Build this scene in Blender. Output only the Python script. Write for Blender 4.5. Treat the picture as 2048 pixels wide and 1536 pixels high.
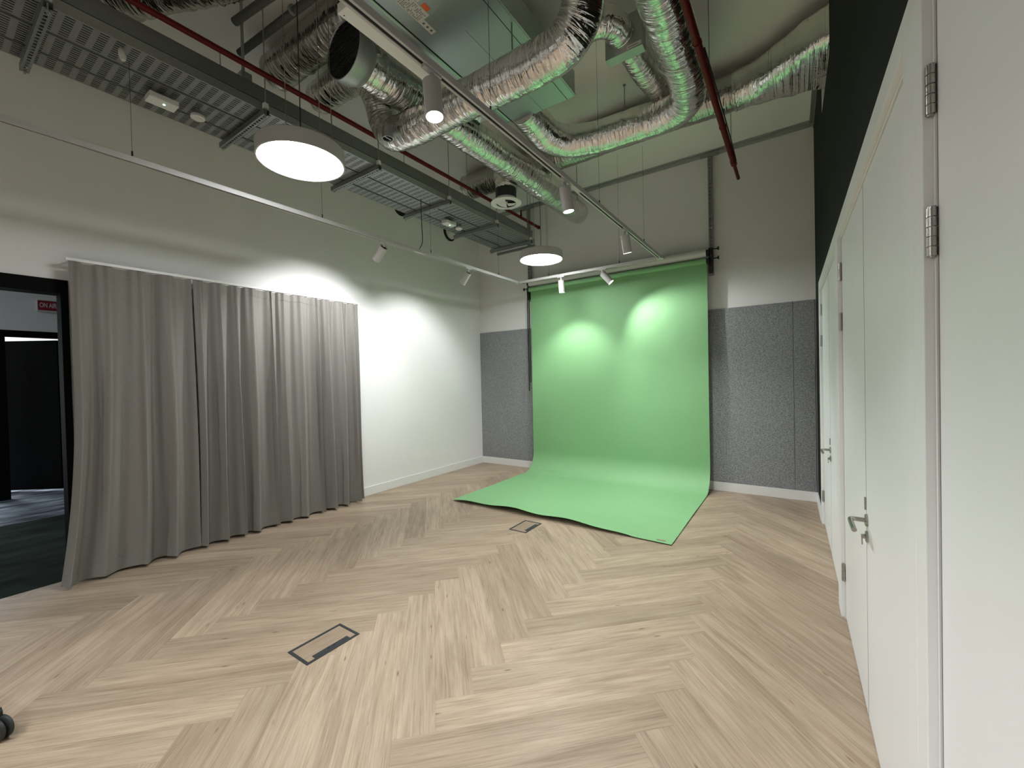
import bpy, bmesh, math, random
from mathutils import Vector, Matrix
random.seed(7)
PI = math.pi
for o in list(bpy.data.objects): bpy.data.objects.remove(o)
scn = bpy.context.scene
COL = scn.collection

# ------------------------------------------------------------------ camera
cd = bpy.data.cameras.new('camera'); cam = bpy.data.objects.new('camera', cd); COL.objects.link(cam)
cd.sensor_width = 36.0; cd.lens = 834.5028 / 2048 * 36.0; cd.clip_start = 0.03; cd.clip_end = 60
R = Matrix(((0.82554196, 0.01149403, 0.56422368), (0.56385366, 0.02473042, -0.82550436), (-0.02344186, 0.99962808, 0.01393505)))
cam.matrix_world = Matrix.Translation((0, 0, 1.55)) @ R.to_4x4()
scn.camera = cam
# ------------------------------------------------------------------ world, view
w = bpy.data.worlds.new('world'); scn.world = w; w.use_nodes = True
w.node_tree.nodes['Background'].inputs[0].default_value = (0.75, 0.85, 1, 1)
w.node_tree.nodes['Background'].inputs[1].default_value = 0.05
scn.view_settings.view_transform = 'Standard'; scn.view_settings.look = 'None'
scn.view_settings.exposure = 0.0; scn.view_settings.gamma = 1.0; scn.view_settings.use_curve_mapping = False
PENDANT_STRENGTH = 48.0
SPOT_W = 100.0

# ------------------------------------------------------------------ materials
def mat(name, col, rough=0.6, metal=0.0, emit=0.0, spec=None):
    m = bpy.data.materials.new(name); m.use_nodes = True
    b = m.node_tree.nodes['Principled BSDF']
    b.inputs['Base Color'].default_value = (*col, 1); b.inputs['Roughness'].default_value = rough
    b.inputs['Metallic'].default_value = metal
    if spec is not None: b.inputs['Specular IOR Level'].default_value = spec
    if emit: b.inputs['Emission Color'].default_value = (0.955, 0.98, 1, 1); b.inputs['Emission Strength'].default_value = emit
    return m
def N(m, t, **kw):
    n = m.node_tree.nodes.new(t)
    for k, v in kw.items():
        if k in n.inputs: n.inputs[k].default_value = v
        else: setattr(n, k, v)
    return n
def L(m, a, b): m.node_tree.links.new(a, b)
def BS(m): return m.node_tree.nodes['Principled BSDF']
def bump(m, height, strength=0.2, dist=0.01):
    b = N(m, 'ShaderNodeBump'); b.inputs['Strength'].default_value = strength; b.inputs['Distance'].default_value = dist
    L(m, height, b.inputs['Height']); L(m, b.outputs[0], BS(m).inputs['Normal']); return b
def noise(m, vec, scale, detail=3, rough=0.5):
    n = N(m, 'ShaderNodeTexNoise'); n.inputs['Scale'].default_value = scale; n.inputs['Detail'].default_value = detail
    n.inputs['Roughness'].default_value = rough
    if vec is not None: L(m, vec, n.inputs['Vector'])
    return n
def ramp(m, fac, stops):
    r = N(m, 'ShaderNodeValToRGB'); e = r.color_ramp.elements
    while len(e) < len(stops): e.new(0.5)
    for i, (p, c) in enumerate(stops): e[i].position = p; e[i].color = (*c, 1)
    L(m, fac, r.inputs[0]); return r
def mapping(m, src, scale):
    mp = N(m, 'ShaderNodeMapping'); mp.inputs['Scale'].default_value = scale; L(m, src, mp.inputs[0]); return mp.outputs[0]
def math_(m, op, a, b=None, c=None):
    n = N(m, 'ShaderNodeMath', operation=op)
    for i, v in enumerate((a, b, c)):
        if v is None: continue
        if isinstance(v, (int, float)): n.inputs[i].default_value = v
        else: L(m, v, n.inputs[i])
    return n.outputs[0]

def painted(name, col, rough=0.75, sc=300, st=0.05):
    m = mat(name, col, rough); tc = N(m, 'ShaderNodeTexCoord')
    n = noise(m, tc.outputs['Object'], sc, 2); bump(m, n.outputs[0], st, 0.002)
    n2 = noise(m, tc.outputs['Object'], 1.3, 3)
    c = ramp(m, n2.outputs[0], [(0.3, tuple(v * 0.965 for v in col)), (0.7, col)]); L(m, c.outputs[0], BS(m).inputs['Base Color'])
    return m
M = {}
M['wall'] = painted('wall_paint', (0.775, 0.765, 0.745), 0.85)
M['ceil'] = painted('ceiling_paint', (0.84, 0.835, 0.79), 0.9)
M['dark_wall'] = painted('dark_wall_paint', (0.012, 0.014, 0.012), 0.75)
BS(M['dark_wall']).inputs['Specular IOR Level'].default_value = 0.12
M['door_white'] = painted('door_paint', (0.80, 0.80, 0.80), 0.38, 500, 0.03)
M['trim_white'] = painted('trim_paint', (0.76, 0.76, 0.73), 0.45, 400, 0.03)
M['white'] = mat('white_plastic', (0.74, 0.74, 0.71), 0.4)
M['fixture'] = mat('fixture_white', (0.50, 0.49, 0.475), 0.5)
M['black'] = mat('black_metal', (0.008, 0.008, 0.008), 0.45)
M['rubber'] = mat('black_rubber', (0.02, 0.022, 0.022), 0.55)
M['black_frame'] = mat('black_frame_paint', (0.003, 0.003, 0.003), 0.6, spec=0.06)
M['slot'] = mat('track_slot_black', (0.003, 0.003, 0.003), 0.7)
M['steel'] = mat('brushed_steel', (0.42, 0.40, 0.37), 0.28, 1.0)
M['hatch'] = mat('hatch_charcoal', (0.022, 0.026, 0.027), 0.5)
M['orange'] = mat('orange_sticker', (0.75, 0.13, 0.02), 0.6)
M['ink'] = mat('grey_print', (0.12, 0.12, 0.12), 0.7)
M['red'] = mat('red_pipe_paint', (0.10, 0.003, 0.004), 0.5, spec=0.25)
M['sign_red'] = mat('sign_red', (0.25, 0.006, 0.02), 0.4)
M['sign_text'] = mat('sign_lettering', (0.62, 0.5, 0.5), 0.5)
M['core'] = mat('roll_card_white', (0.62, 0.62, 0.58), 0.6)
M['glow'] = mat('lit_diffuser', (0.9, 0.9, 0.88), 0.5, emit=PENDANT_STRENGTH)
M['lens'] = mat('lit_lens', (0.9, 0.9, 0.88), 0.5, emit=40.0)
M['lens_off'] = mat('lens_glass', (0.7, 0.7, 0.7), 0.2, emit=4.0)
M['led'] = mat('green_led', (0.2, 0.9, 0.5), 0.4); BS(M['led']).inputs['Emission Color'].default_value = (0.4, 1, 0.7, 1); BS(M['led']).inputs['Emission Strength'].default_value = 6
M['insul'] = painted('pipe_insulation', (0.09, 0.09, 0.085), 0.6, 60, 0.2)
M['tape'] = mat('brown_tape', (0.30, 0.24, 0.16), 0.5)

def galv(name, col, rough=0.42):
    m = mat(name, col, rough, 0.85); tc = N(m, 'ShaderNodeTexCoord')
    v = N(m, 'ShaderNodeTexVoronoi'); v.inputs['Scale'].default_value = 130; L(m, tc.outputs['Object'], v.inputs['Vector'])
    r = ramp(m, v.outputs['Color'], [(0.2, tuple(c * 0.95 for c in col)), (0.8, tuple(min(1, c * 1.03) for c in col))]); L(m, r.outputs[0], BS(m).inputs['Base Color'])
    return m
M['galv'] = galv('galvanised_steel', (0.44, 0.46, 0.45))
M['galv_dark'] = galv('galvanised_steel_dull', (0.30, 0.32, 0.31), 0.5)
M['unit'] = mat('coated_steel_casing', (0.40, 0.45, 0.445), 0.36, 0.9)

# crinkled foil: uv.x runs along the duct in metres, uv.y around it
def foil(name, col, rough, st):
    m = mat(name, col, rough, 1.0)
    uv = N(m, 'ShaderNodeUVMap'); tc = N(m, 'ShaderNodeTexCoord')
    a = noise(m, mapping(m, uv.outputs[0], (26, 2.6, 1)), 1.0, 2.5, 0.55); a.inputs['Distortion'].default_value = 0.8
    b = noise(m, tc.outputs['Object'], 9, 3.5, 0.5); b.inputs['Distortion'].default_value = 1.2
    h = math_(m, 'ADD', math_(m, 'MULTIPLY', a.outputs[0], 1.0), math_(m, 'MULTIPLY', b.outputs[0], 0.55))
    bump(m, h, st, 0.03)
    r = ramp(m, b.outputs[0], [(0.3, (rough * 0.75,) * 3), (0.75, (min(1, rough * 1.5),) * 3)]); L(m, r.outputs[0], BS(m).inputs['Roughness'])
    return m
M['foil'] = foil('duct_foil', (0.80, 0.79, 0.77), 0.13, 0.5)
M['foil_dull'] = foil('duct_foil_dull', (0.50, 0.49, 0.46), 0.17, 0.5)
M['foil_bright'] = foil('duct_foil_creased', (0.88, 0.87, 0.84), 0.08, 0.9)

# perforated tray: real see-through slots
def perforated(name, col, per_y, len_y, per_x, len_x):
    m = galv(name, col, 0.5); tc = N(m, 'ShaderNodeTexCoord'); s = N(m, 'ShaderNodeSeparateXYZ'); L(m, tc.outputs['Object'], s.inputs[0])
    fy = math_(m, 'FRACT', math_(m, 'DIVIDE', s.outputs[1], per_y)); fx = math_(m, 'FRACT', math_(m, 'DIVIDE', s.outputs[0], per_x))
    my = math_(m, 'LESS_THAN', fy, len_y); mx = math_(m, 'LESS_THAN', fx, len_x)
    hole = math_(m, 'MULTIPLY', mx, my)
    t = N(m, 'ShaderNodeBsdfTransparent'); mix = N(m, 'ShaderNodeMixShader'); L(m, hole, mix.inputs[0])
    out = m.node_tree.nodes['Material Output']; L(m, BS(m).outputs[0], mix.inputs[1]); L(m, t.outputs[0], mix.inputs[2]); L(m, mix.outputs[0], out.inputs[0])
    return m
M['perf'] = perforated('perforated_steel', (0.33, 0.345, 0.335), 0.072, 0.58, 0.0245, 0.42)

# green seamless paper
m = M['green'] = mat('green_paper', (0.215, 0.44, 0.20), 0.62); tc = N(m, 'ShaderNodeTexCoord')
n1 = noise(m, mapping(m, tc.outputs['Object'], (1.1, 1.1, 0.9)), 1.6, 2); n2 = noise(m, tc.outputs['Object'], 350, 2)
h = math_(m, 'ADD', math_(m, 'MULTIPLY', n1.outputs[0], 1.0), math_(m, 'MULTIPLY', n2.outputs[0], 0.004)); bump(m, h, 0.35, 0.06)

# acoustic felt
m = M['felt'] = mat('grey_felt', (0.13, 0.135, 0.135), 0.95, spec=0.1); tc = N(m, 'ShaderNodeTexCoord')
n1 = noise(m, mapping(m, tc.outputs['Object'], (60, 60, 130)), 1.0, 5, 0.7)
r = ramp(m, n1.outputs[0], [(0.34, (0.13, 0.135, 0.138)), (0.5, (0.245, 0.25, 0.256)), (0.66, (0.43, 0.44, 0.45))]); L(m, r.outputs[0], BS(m).inputs['Base Color']); bump(m, n1.outputs[0], 0.3, 0.004)

# curtain cloth
m = M['cloth'] = mat('curtain_cloth', (0.22, 0.205, 0.185), 0.9, spec=0.15); tc = N(m, 'ShaderNodeTexCoord')
n1 = noise(m, mapping(m, tc.outputs['Object'], (900, 900, 120)), 1.0, 2); n2 = noise(m, mapping(m, tc.outputs['Object'], (120, 120, 900)), 1.0, 2)
s = math_(m, 'ADD', n1.outputs[0], n2.outputs[0]); r = ramp(m, math_(m, 'MULTIPLY', s, 0.5), [(0.35, (0.195, 0.185, 0.168)), (0.65, (0.285, 0.27, 0.248))]); L(m, r.outputs[0], BS(m).inputs['Base Color']); bump(m, s, 0.15, 0.002)

# carpet of the next room: green-black near the door, blue-grey patterned beyond
m = M['carpet'] = mat('carpet', (0.05, 0.06, 0.05), 1.0, spec=0.05); tc = N(m, 'ShaderNodeTexCoord'); sx = N(m, 'ShaderNodeSeparateXYZ'); L(m, tc.outputs['Object'], sx.inputs[0])
n1 = noise(m, mapping(m, tc.outputs['Object'], (5, 1.6, 1)), 1.0, 4, 0.6)
ca = ramp(m, n1.outputs[0], [(0.35, (0.012, 0.018, 0.014)), (0.7, (0.035, 0.045, 0.037))]); cb = ramp(m, n1.outputs[0], [(0.4, (0.06, 0.07, 0.085)), (0.62, (0.30, 0.33, 0.38))])
mx = N(m, 'ShaderNodeMix', data_type='RGBA'); L(m, math_(m, 'LESS_THAN', sx.outputs[0], -7.5), mx.inputs[0]); L(m, ca.outputs[0], mx.inputs[6]); L(m, cb.outputs[0], mx.inputs[7]); L(m, mx.outputs[2], BS(m).inputs['Base Color'])

# oak-look planks: uv = metres along / across the plank, colour attribute = per plank random
m = M['oak'] = mat('oak_plank', (0.4, 0.3, 0.2), 0.42, spec=0.35)
uv = N(m, 'ShaderNodeUVMap'); at = N(m, 'ShaderNodeAttribute'); at.attribute_name = 'plank'
sep = N(m, 'ShaderNodeSeparateColor'); L(m, at.outputs['Color'], sep.inputs[0])
off = N(m, 'ShaderNodeCombineXYZ'); L(m, math_(m, 'MULTIPLY', sep.outputs[0], 37.0), off.inputs[0]); L(m, math_(m, 'MULTIPLY', sep.outputs[1], 53.0), off.inputs[1]); L(m, math_(m, 'MULTIPLY', sep.outputs[2], 19.0), off.inputs[2])
va = N(m, 'ShaderNodeVectorMath', operation='ADD'); L(m, uv.outputs[0], va.inputs[0]); L(m, off.outputs[0], va.inputs[1])
g1 = noise(m, mapping(m, va.outputs[0], (1.3, 19, 1)), 1.0, 7, 0.68); g1.inputs['Distortion'].default_value = 1.1
g2 = noise(m, mapping(m, va.outputs[0], (4.0, 130, 1)), 1.0, 4, 0.6)
g3 = noise(m, mapping(m, va.outputs[0], (2.2, 5, 1)), 1.0, 3, 0.5)
gr = ramp(m, g1.outputs[0], [(0.24, (0.235, 0.172, 0.115)), (0.41, (0.345, 0.266, 0.190)), (0.56, (0.405, 0.320, 0.236)), (0.78, (0.465, 0.380, 0.288))])
fine = ramp(m, g2.outputs[0], [(0.30, (0.74, 0.72, 0.70)), (0.52, (1.0, 1.0, 1.0)), (0.75, (1.06, 1.06, 1.06))])
blot = ramp(m, g3.outputs[0], [(0.3, (0.90, 0.89, 0.88)), (0.6, (1.03, 1.02, 1.01))])
kn = N(m, 'ShaderNodeTexVoronoi'); L(m, mapping(m, va.outputs[0], (3.1, 12, 1)), kn.inputs['Vector']); kn.inputs['Scale'].default_value = 1.0
knr = ramp(m, kn.outputs['Distance'], [(0.0, (0.34, 0.28, 0.22)), (0.03, (0.5, 0.44, 0.38)), (0.09, (1, 1, 1))])
def mul(a, b):
    x = N(m, 'ShaderNodeMix', data_type='RGBA', blend_type='MULTIPLY'); x.inputs[0].default_value = 1.0; L(m, a, x.inputs[6]); L(m, b, x.inputs[7]); return x.outputs[2]
tone = ramp(m, sep.outputs[0], [(0.0, (0.82, 0.805, 0.79)), (0.5, (0.96, 0.955, 0.95)), (1.0, (1.08, 1.08, 1.075))])
cc = mul(mul(mul(mul(gr.outputs[0], fine.outputs[0]), blot.outputs[0]), knr.outputs[0]), tone.outputs[0])
# plank joint line
su = N(m, 'ShaderNodeSeparateXYZ'); L(m, uv.outputs[0], su.inputs[0])
PL, PW = 1.2206, 0.18703
eu = math_(m, 'MINIMUM', su.outputs[0], math_(m, 'SUBTRACT', PL, su.outputs[0])); ev = math_(m, 'MINIMUM', su.outputs[1], math_(m, 'SUBTRACT', PW, su.outputs[1]))
e = math_(m, 'MINIMUM', eu, ev); jr = ramp(m, math_(m, 'MULTIPLY', e, 100.0), [(0.0, (0.66, 0.62, 0.58)), (0.10, (1, 1, 1))])
cc = mul(cc, jr.outputs[0]); L(m, cc, BS(m).inputs['Base Color'])
rr = ramp(m, g1.outputs[0], [(0.2, (0.5,) * 3), (0.8, (0.38,) * 3)]); L(m, rr.outputs[0], BS(m).inputs['Roughness'])
bump(m, math_(m, 'ADD', math_(m, 'MULTIPLY', g2.outputs[0], 0.4), math_(m, 'MINIMUM', math_(m, 'MULTIPLY', e, 300.0), 1.0)), 0.12, 0.001)

# ------------------------------------------------------------------ mesh builder
class MB:
    def __init__(s): s.v = []; s.f = []; s.uv = {}
    def quadbox(s, c):   # c: 8 corners, bottom 4 ccw then top 4
        b = len(s.v); s.v += [Vector(p) for p in c]
        for q in ((3, 2, 1, 0), (4, 5, 6, 7), (0, 1, 5, 4), (1, 2, 6, 5), (2, 3, 7, 6), (3, 0, 4, 7)): s.f.append([b + i for i in q])
        return s
    def box(s, x0, x1, y0, y1, z0, z1):
        return s.quadbox([(x0, y0, z0), (x1, y0, z0), (x1, y1, z0), (x0, y1, z0), (x0, y0, z1), (x1, y0, z1), (x1, y1, z1), (x0, y1, z1)])
    def lathe(s, o, ax, prof, n=24, caps=True):   # prof: (dist along ax, radius)
        ax = Vector(ax).normalized(); o = Vector(o); u = ax.orthogonal().normalized(); v = ax.cross(u); b = len(s.v)
        for d, r in prof:
            for i in range(n): a = 2 * PI * i / n; s.v.append(o + ax * d + (u * math.cos(a) + v * math.sin(a)) * r)
        for k in range(len(prof) - 1):
            for i in range(n): j = (i + 1) % n; s.f.append([b + k * n + i, b + k * n + j, b + (k + 1) * n + j, b + (k + 1) * n + i])
        if caps:
            s.f.append([b + i for i in range(n)][::-1]); s.f.append([b + (len(prof) - 1) * n + i for i in range(n)])
        return s
    def cyl(s, p, q, r, n=16, r2=None):
        d = Vector(q) - Vector(p); return s.lathe(p, d, [(0, r), (d.length, r if r2 is None else r2)], n)
    def tube(s, pts, rad, n=24, step=0.02, rip=0.0, caps=True, smooth=True, seed=0):
        P = spline(pts, step) if smooth else [Vector(p) for p in pts]
        rnd = random.Random(seed); b = len(s.v); T = []
        for i in range(len(P)): T.append((P[min(i + 1, len(P) - 1)] - P[max(i - 1, 0)]).normalized())
        u = T[0].orthogonal().normalized(); d = 0; D = [0]
        for i in range(1, len(P)): D.append(D[-1] + (P[i] - P[i - 1]).length)
        for i, p in enumerate(P):
            if i: u = (u - T[i] * u.dot(T[i])).normalized()
            v = T[i].cross(u); r0 = rad(D[i] / max(D[-1], 1e-6)) if callable(rad) else rad
            k0 = rnd.uniform(-rip, rip)
            for j in range(n):
                a = 2 * PI * j / n; r = r0 * (1 + k0 + rnd.uniform(-rip, rip) * 0.7 + rip * 1.2 * math.sin(3 * a + D[i] * 9 + seed)); s.v.append(p + (u * math.cos(a) + v * math.sin(a)) * r)
        for i in range(len(P) - 1):
            for j in range(n):
                k = (j + 1) % n; s.uv[len(s.f)] = [(D[i], j / n), (D[i], (j + 1) / n), (D[i + 1], (j + 1) / n), (D[i + 1], j / n)]
                s.f.append([b + i * n + j, b + i * n + k, b + (i + 1) * n + k, b + (i + 1) * n + j])
        if caps:
            s.f.append([b + i for i in range(n)][::-1]); s.f.append([b + (len(P) - 1) * n + i for i in range(n)])
        return s
    def loft(s, rings):   # rings: lists of same count
        b = len(s.v); n = len(rings[0])
        for r in rings: s.v += [Vector(p) for p in r]
        for i in range(len(rings) - 1):
            for j in range(n):
                k = (j + 1) % n; s.uv[len(s.f)] = [(i * .1, j / n), (i * .1, (j + 1) / n), (i * .1 + .1, (j + 1) / n), (i * .1 + .1, j / n)]
                s.f.append([b + i * n + j, b + i * n + k, b + (i + 1) * n + k, b + (i + 1) * n + j])
        s.f.append([b + i for i in range(n)][::-1]); s.f.append([b + (len(rings) - 1) * n + i for i in range(n)])
        return s
    def build(s, name, material, parent=None, smooth=False, bevel=0.0):
        me = bpy.data.meshes.new(name); me.from_pydata([tuple(v) for v in s.v], [], s.f)
        if s.uv:
            ul = me.uv_layers.new(name='UVMap')
            for i, p in enumerate(me.polygons):
                if i in s.uv:
                    for li, c in zip(p.loop_indices, s.uv[i]): ul.data[li].uv = c
        bm = bmesh.new(); bm.from_mesh(me); bmesh.ops.recalc_face_normals(bm, faces=bm.faces); bm.to_mesh(me); bm.free()
        me.materials.append(material)
        if smooth:
            me.shade_smooth() if hasattr(me, 'shade_smooth') else [setattr(p, 'use_smooth', True) for p in me.polygons]
            me.set_sharp_from_angle(angle=math.radians(38))
        o = bpy.data.objects.new(name, me); COL.objects.link(o)
        if bevel:
            bv = o.modifiers.new('bevel', 'BEVEL'); bv.width = bevel; bv.segments = 2; bv.limit_method = 'ANGLE'; bv.harden_normals = False
        if parent is not None: attach(o, parent)
        return o
def attach(o, parent):
    o.parent = parent
    loc = parent.location if parent.type == 'EMPTY' else Vector((0, 0, 0))   # part meshes carry world coordinates
    o.matrix_parent_inverse = Matrix.Translation(-loc)
def spline(pts, step):
    P = [Vector(p) for p in pts]; out = []
    for i in range(len(P) - 1):
        p0 = P[i - 1] if i else P[0] * 2 - P[1]; p1 = P[i]; p2 = P[i + 1]; p3 = P[i + 2] if i + 2 < len(P) else P[-1] * 2 - P[-2]
        l = (p2 - p1).length; n = max(2, int(l / step))
        a = l ** .5; b0 = max((p1 - p0).length ** .5, 1e-4); b2 = max((p3 - p2).length ** .5, 1e-4)
        t0, t1 = 0, b0; t2 = t1 + a; t3 = t2 + b2
        for k in range(n):
            t = t1 + (t2 - t1) * k / n
            A1 = p0 * ((t1 - t) / (t1 - t0)) + p1 * ((t - t0) / (t1 - t0)); A2 = p1 * ((t2 - t) / (t2 - t1)) + p2 * ((t - t1) / (t2 - t1)); A3 = p2 * ((t3 - t) / (t3 - t2)) + p3 * ((t - t2) / (t3 - t2))
            B1 = A1 * ((t2 - t) / (t2 - t0)) + A2 * ((t - t0) / (t2 - t0)); B2 = A2 * ((t3 - t) / (t3 - t1)) + A3 * ((t - t1) / (t3 - t1))
            out.append(B1 * ((t2 - t) / (t2 - t1)) + B2 * ((t - t1) / (t2 - t1)))
    out.append(P[-1]); return out
def thing(name, label, cat, loc, group=None):
    o = bpy.data.objects.new(name, None); COL.objects.link(o); o.empty_display_size = 0.1; o.location = loc
    o['label'] = label; o['category'] = cat
    if group: o['group'] = group
    return o
def tag(o, label, cat, group=None):
    o['label'] = label; o['category'] = cat
    if group: o['group'] = group
    return o
def struct(o): o['kind'] = 'structure'; return o
def sempty(name, loc):
    o = bpy.data.objects.new(name, None); COL.objects.link(o); o.empty_display_size = 0.1; o.location = loc; o['kind'] = 'structure'; return o

# ------------------------------------------------------------------ room shell
XL, YB, CZ = -4.84, 6.08, 4.47
YN = -3.2
def rx(y, dx=0.0): return 0.252 - 0.0115 * y + dx     # the right wall runs very slightly off square
def rbox(mb, y0, y1, d0, d1, z0, z1):
    return mb.quadbox([(rx(y0, d0), y0, z0), (rx(y0, d1), y0, z0), (rx(y1, d1), y1, z0), (rx(y1, d0), y1, z0), (rx(y0, d0), y0, z1), (rx(y0, d1), y0, z1), (rx(y1, d1), y1, z1), (rx(y1, d0), y1, z1)])

# herringbone floor, every plank a face of the one floor mesh
bm = bmesh.new(); uvl = bm.loops.layers.uv.new('UVMap'); cl = bm.loops.layers.float_color.new('plank')
s2 = math.sqrt(0.5)
def plank(P0, a, b):
    vs = [bm.verts.new((P0[0] + a[0] * i * PL + b[0] * j * PW, P0[1] + a[1] * i * PL + b[1] * j * PW, 0)) for i, j in ((0, 0), (1, 0), (1, 1), (0, 1))]
    f = bm.faces.new(vs); c = (random.random(), random.random(), random.random(), 1)
    for l, t in zip(f.loops, ((0, 0), (PL, 0), (PL, PW), (0, PW))): l[uvl].uv = t; l[cl] = c
for mm in range(-3, 4):
    for k in range(-26, 30):
        plank((-2.326 + 1.7262 * mm, 2.284 + 0.2645 * k), (s2, -s2), (s2, s2))
        plank((-1.463 + 1.7262 * mm, 1.421 + 0.2645 * k), (s2, s2), (s2, -s2))
for co, no in (((XL - 0.06, 0, 0), (-1, 0, 0)), ((0.45, 0, 0), (1, 0, 0)), ((0, YB + .1, 0), (0, 1, 0)), ((0, YN - .1, 0), (0, -1, 0))):
    bmesh.ops.bisect_plane(bm, geom=bm.verts[:] + bm.edges[:] + bm.faces[:], plane_co=co, plane_no=no, clear_outer=True)
bmesh.ops.recalc_face_normals(bm, faces=bm.faces)
for f in bm.faces:
    if f.normal.z < 0: f.normal_flip()
me = bpy.data.meshes.new('floor'); bm.to_mesh(me); bm.free(); me.materials.append(M['oak'])
fl = bpy.data.objects.new('floor', me); COL.objects.link(fl); struct(fl)

struct(MB().box(XL - .3, 0.7, YN - .2, YB + .3, CZ, CZ + .1).build('ceiling', M['ceil']))
struct(MB().box(XL - .3, 0.7, YB, YB + .15, 0, CZ).build('wall_back', M['wall']))
struct(MB().box(XL - .3, 0.7, YN - .15, YN, 0, CZ).build('wall_front', M['wall']))
# left wall with the doorway and two core holes (discs lie in it)
DY0, DY1, DZ = -0.62, 0.776, 2.417
mb = MB(); mb.box(XL - .14, XL, DY1, YB, 0, CZ); mb.box(XL - .14, XL, YN, DY0, 0, CZ); mb.box(XL - .14, XL, DY0, DY1, DZ, CZ)
struct(mb.build('wall_left', M['wall']))
# right wall (black paint) above and beyond the doors, with the duct opening
mb = MB(); FT = 2.455
rbox(mb, YN, 3.80, .01, .22, FT, CZ); rbox(mb, 3.80, 4.71, .01, .22, FT, 3.84); rbox(mb, 4.71, YB, .01, .22, FT, CZ)
rbox(mb, 5.32, YB, .01, .22, 0, FT); rbox(mb, YN, -2.52, .01, .22, 0, FT)
struct(mb.build('wall_right', M['dark_wall']))
mb = MB(); rbox(mb, 4.695, 4.709, .012, .22, 3.842, CZ - .002); rbox(mb, 3.802, 4.695, .20, .215, 3.842, CZ - .002); rbox(mb, 3.802, 3.815, .012, .20, 3.842, CZ - .002)
struct(mb.build('trim_1', M['wall']))
# baseboards
def skirt(name, c):
    return struct(c.build(name, M['trim_white'], bevel=0.003))
mb = MB(); mb.box(XL, XL + .015, DY1 + .02, YB, 0, .118); skirt('baseboard_left', mb)
mb = MB(); mb.box(XL, rx(YB), YB - .018, YB, 0, .118); skirt('baseboard_back', mb)
mb = MB(); rbox(mb, 5.325, YB, -.005, .01, 0, .118); skirt('baseboard_right', mb)
# metal channel at the head of the walls
mb = MB(); mb.box(XL, rx(YB), YB - .045, YB, CZ - .012, CZ); mb.box(XL, rx(YB), YB - .008, YB, CZ - .062, CZ - .012)
struct(mb.build('trim_2', M['galv']))
mb = MB(); rbox(mb, 4.75, YB, -.03, .01, CZ - .02, CZ); rbox(mb, 4.75, YB, .002, .01, CZ - .08, CZ - .02)
struct(mb.build('trim_3', M['galv_dark']))

# ------------------------------------------------------------------ cupboard doors in the right wall
def hinge(parent, y, z, r=0.0095):
    mb = MB(); H = 0.108; x = rx(y, .0125)
    for k in range(5):
        mb.lathe((x, y, z - H / 2 + k * H / 5 + .0008), (0, 0, 1), [(0, r), (H / 5 - .0022, r)], 18)
    mb.cyl((x, y, z - H / 2 - .002), (x, y, z + H / 2 + .002), r * .72, 12)
    return mb.build('hinge', M['steel'], parent, True)
def door_pair(n, y0, y1):
    """frame spans y0..y1 (outer), two leaves, hung at the outer sides"""
    e = sempty('door_%d' % n, (rx((y0 + y1) / 2), (y0 + y1) / 2, 0))
    j = .09; mb = MB()
    rbox(mb, y1 - j, y1, 0, .14, 0, FT); rbox(mb, y0, y0 + j, 0, .14, 0, FT); rbox(mb, y0 + j, y1 - j, 0, .14, FT - .083, FT)
    mb.build('frame', M['door_white'], e, bevel=.002)
    mb = MB(); rbox(mb, y1 - j - .012, y1 - j - .0002, .018, .03, 0, FT - .083); rbox(mb, y0 + j + .0002, y0 + j + .012, .018, .03, 0, FT - .083); rbox(mb, y0 + j + .012, y1 - j - .012, .018, .03, FT - .095, FT - .0832)
    mb.build('door_stop', M['trim_white'], e)
    mid = (y0 + y1) / 2
    mb = MB(); rbox(mb, mid - .0025, mid + .0025, .0218, .03, .006, FT - .098); mb.build('meeting_gap_shade', M['slot'], e)  # black strip painting in the shade between the two leaves
    for side in (0, 1):
        a, b = ((y0 + j + .0155, mid - .0026), (mid + .0026, y1 - j - .0155))[side]
        mb = MB(); rbox(mb, a, b, .022, .066, .006, FT - .098); lf = mb.build('leaf', M['door_white'], e, bevel=.0015)
        hy = (y0 + j + .010, y1 - j - .010)[side]
        for z in (2.161, 1.851, .289): hinge(lf, hy, z)
        g0, g1 = ((y0 + j + .0125, y0 + j + .0155), (y1 - j - .0155, y1 - j - .0125))[side]; mb = MB(); rbox(mb, g0, g1, .0222, .03, .006, FT - .098); mb.build('edge_gap_shade', M['slot'], e)  # black strip stands in for the shaded gap on the hinge side
        if side == 0:   # the handled leaf: rose, neck, lever, keyed cylinder
            hyy = mid - .03; x = rx(hyy, .022); z = .893
            mb = MB(); mb.lathe((x, hyy, z), (-1, 0, 0), [(0, .026), (.007, .026), (.009, .022)], 24)
            mb.tube([(x - .008, hyy, z), (x - .05, hyy, z), (x - .058, hyy - .006, z), (x - .060, hyy - .02, z), (x - .060, hyy - .165, z)], .0095, 16, .006)
            mb.build('lever_handle', M['steel'], lf, True)
            mb = MB(); mb.lathe((x, hyy, z - .072), (-1, 0, 0), [(0, .025), (.006, .025), (.008, .02)], 24); mb.lathe((x - .006, hyy, z - .072), (-1, 0, 0), [(0, .010), (.010, .010), (.014, .006)], 16)
            mb.box(x - .022, x - .014, hyy - .008, hyy + .008, z - .080, z - .064); mb.box(x - .021, x - .017, hyy - .006, hyy + .006, z - .108, z - .082)
            mb.build('lock_cylinder', M['steel'], lf, True)
        else:
            mb = MB(); rbox(mb, mid + .004, mid + .014, .016, .024, .93, .985); mb.build('strike_plate', M['steel'], lf)
    return e
door_pair(1, -.60, 1.392)
door_pair(2, 1.394, 3.395)
door_pair(3, 3.397, 5.32)
door_pair(4, -2.52, -.602)

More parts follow.
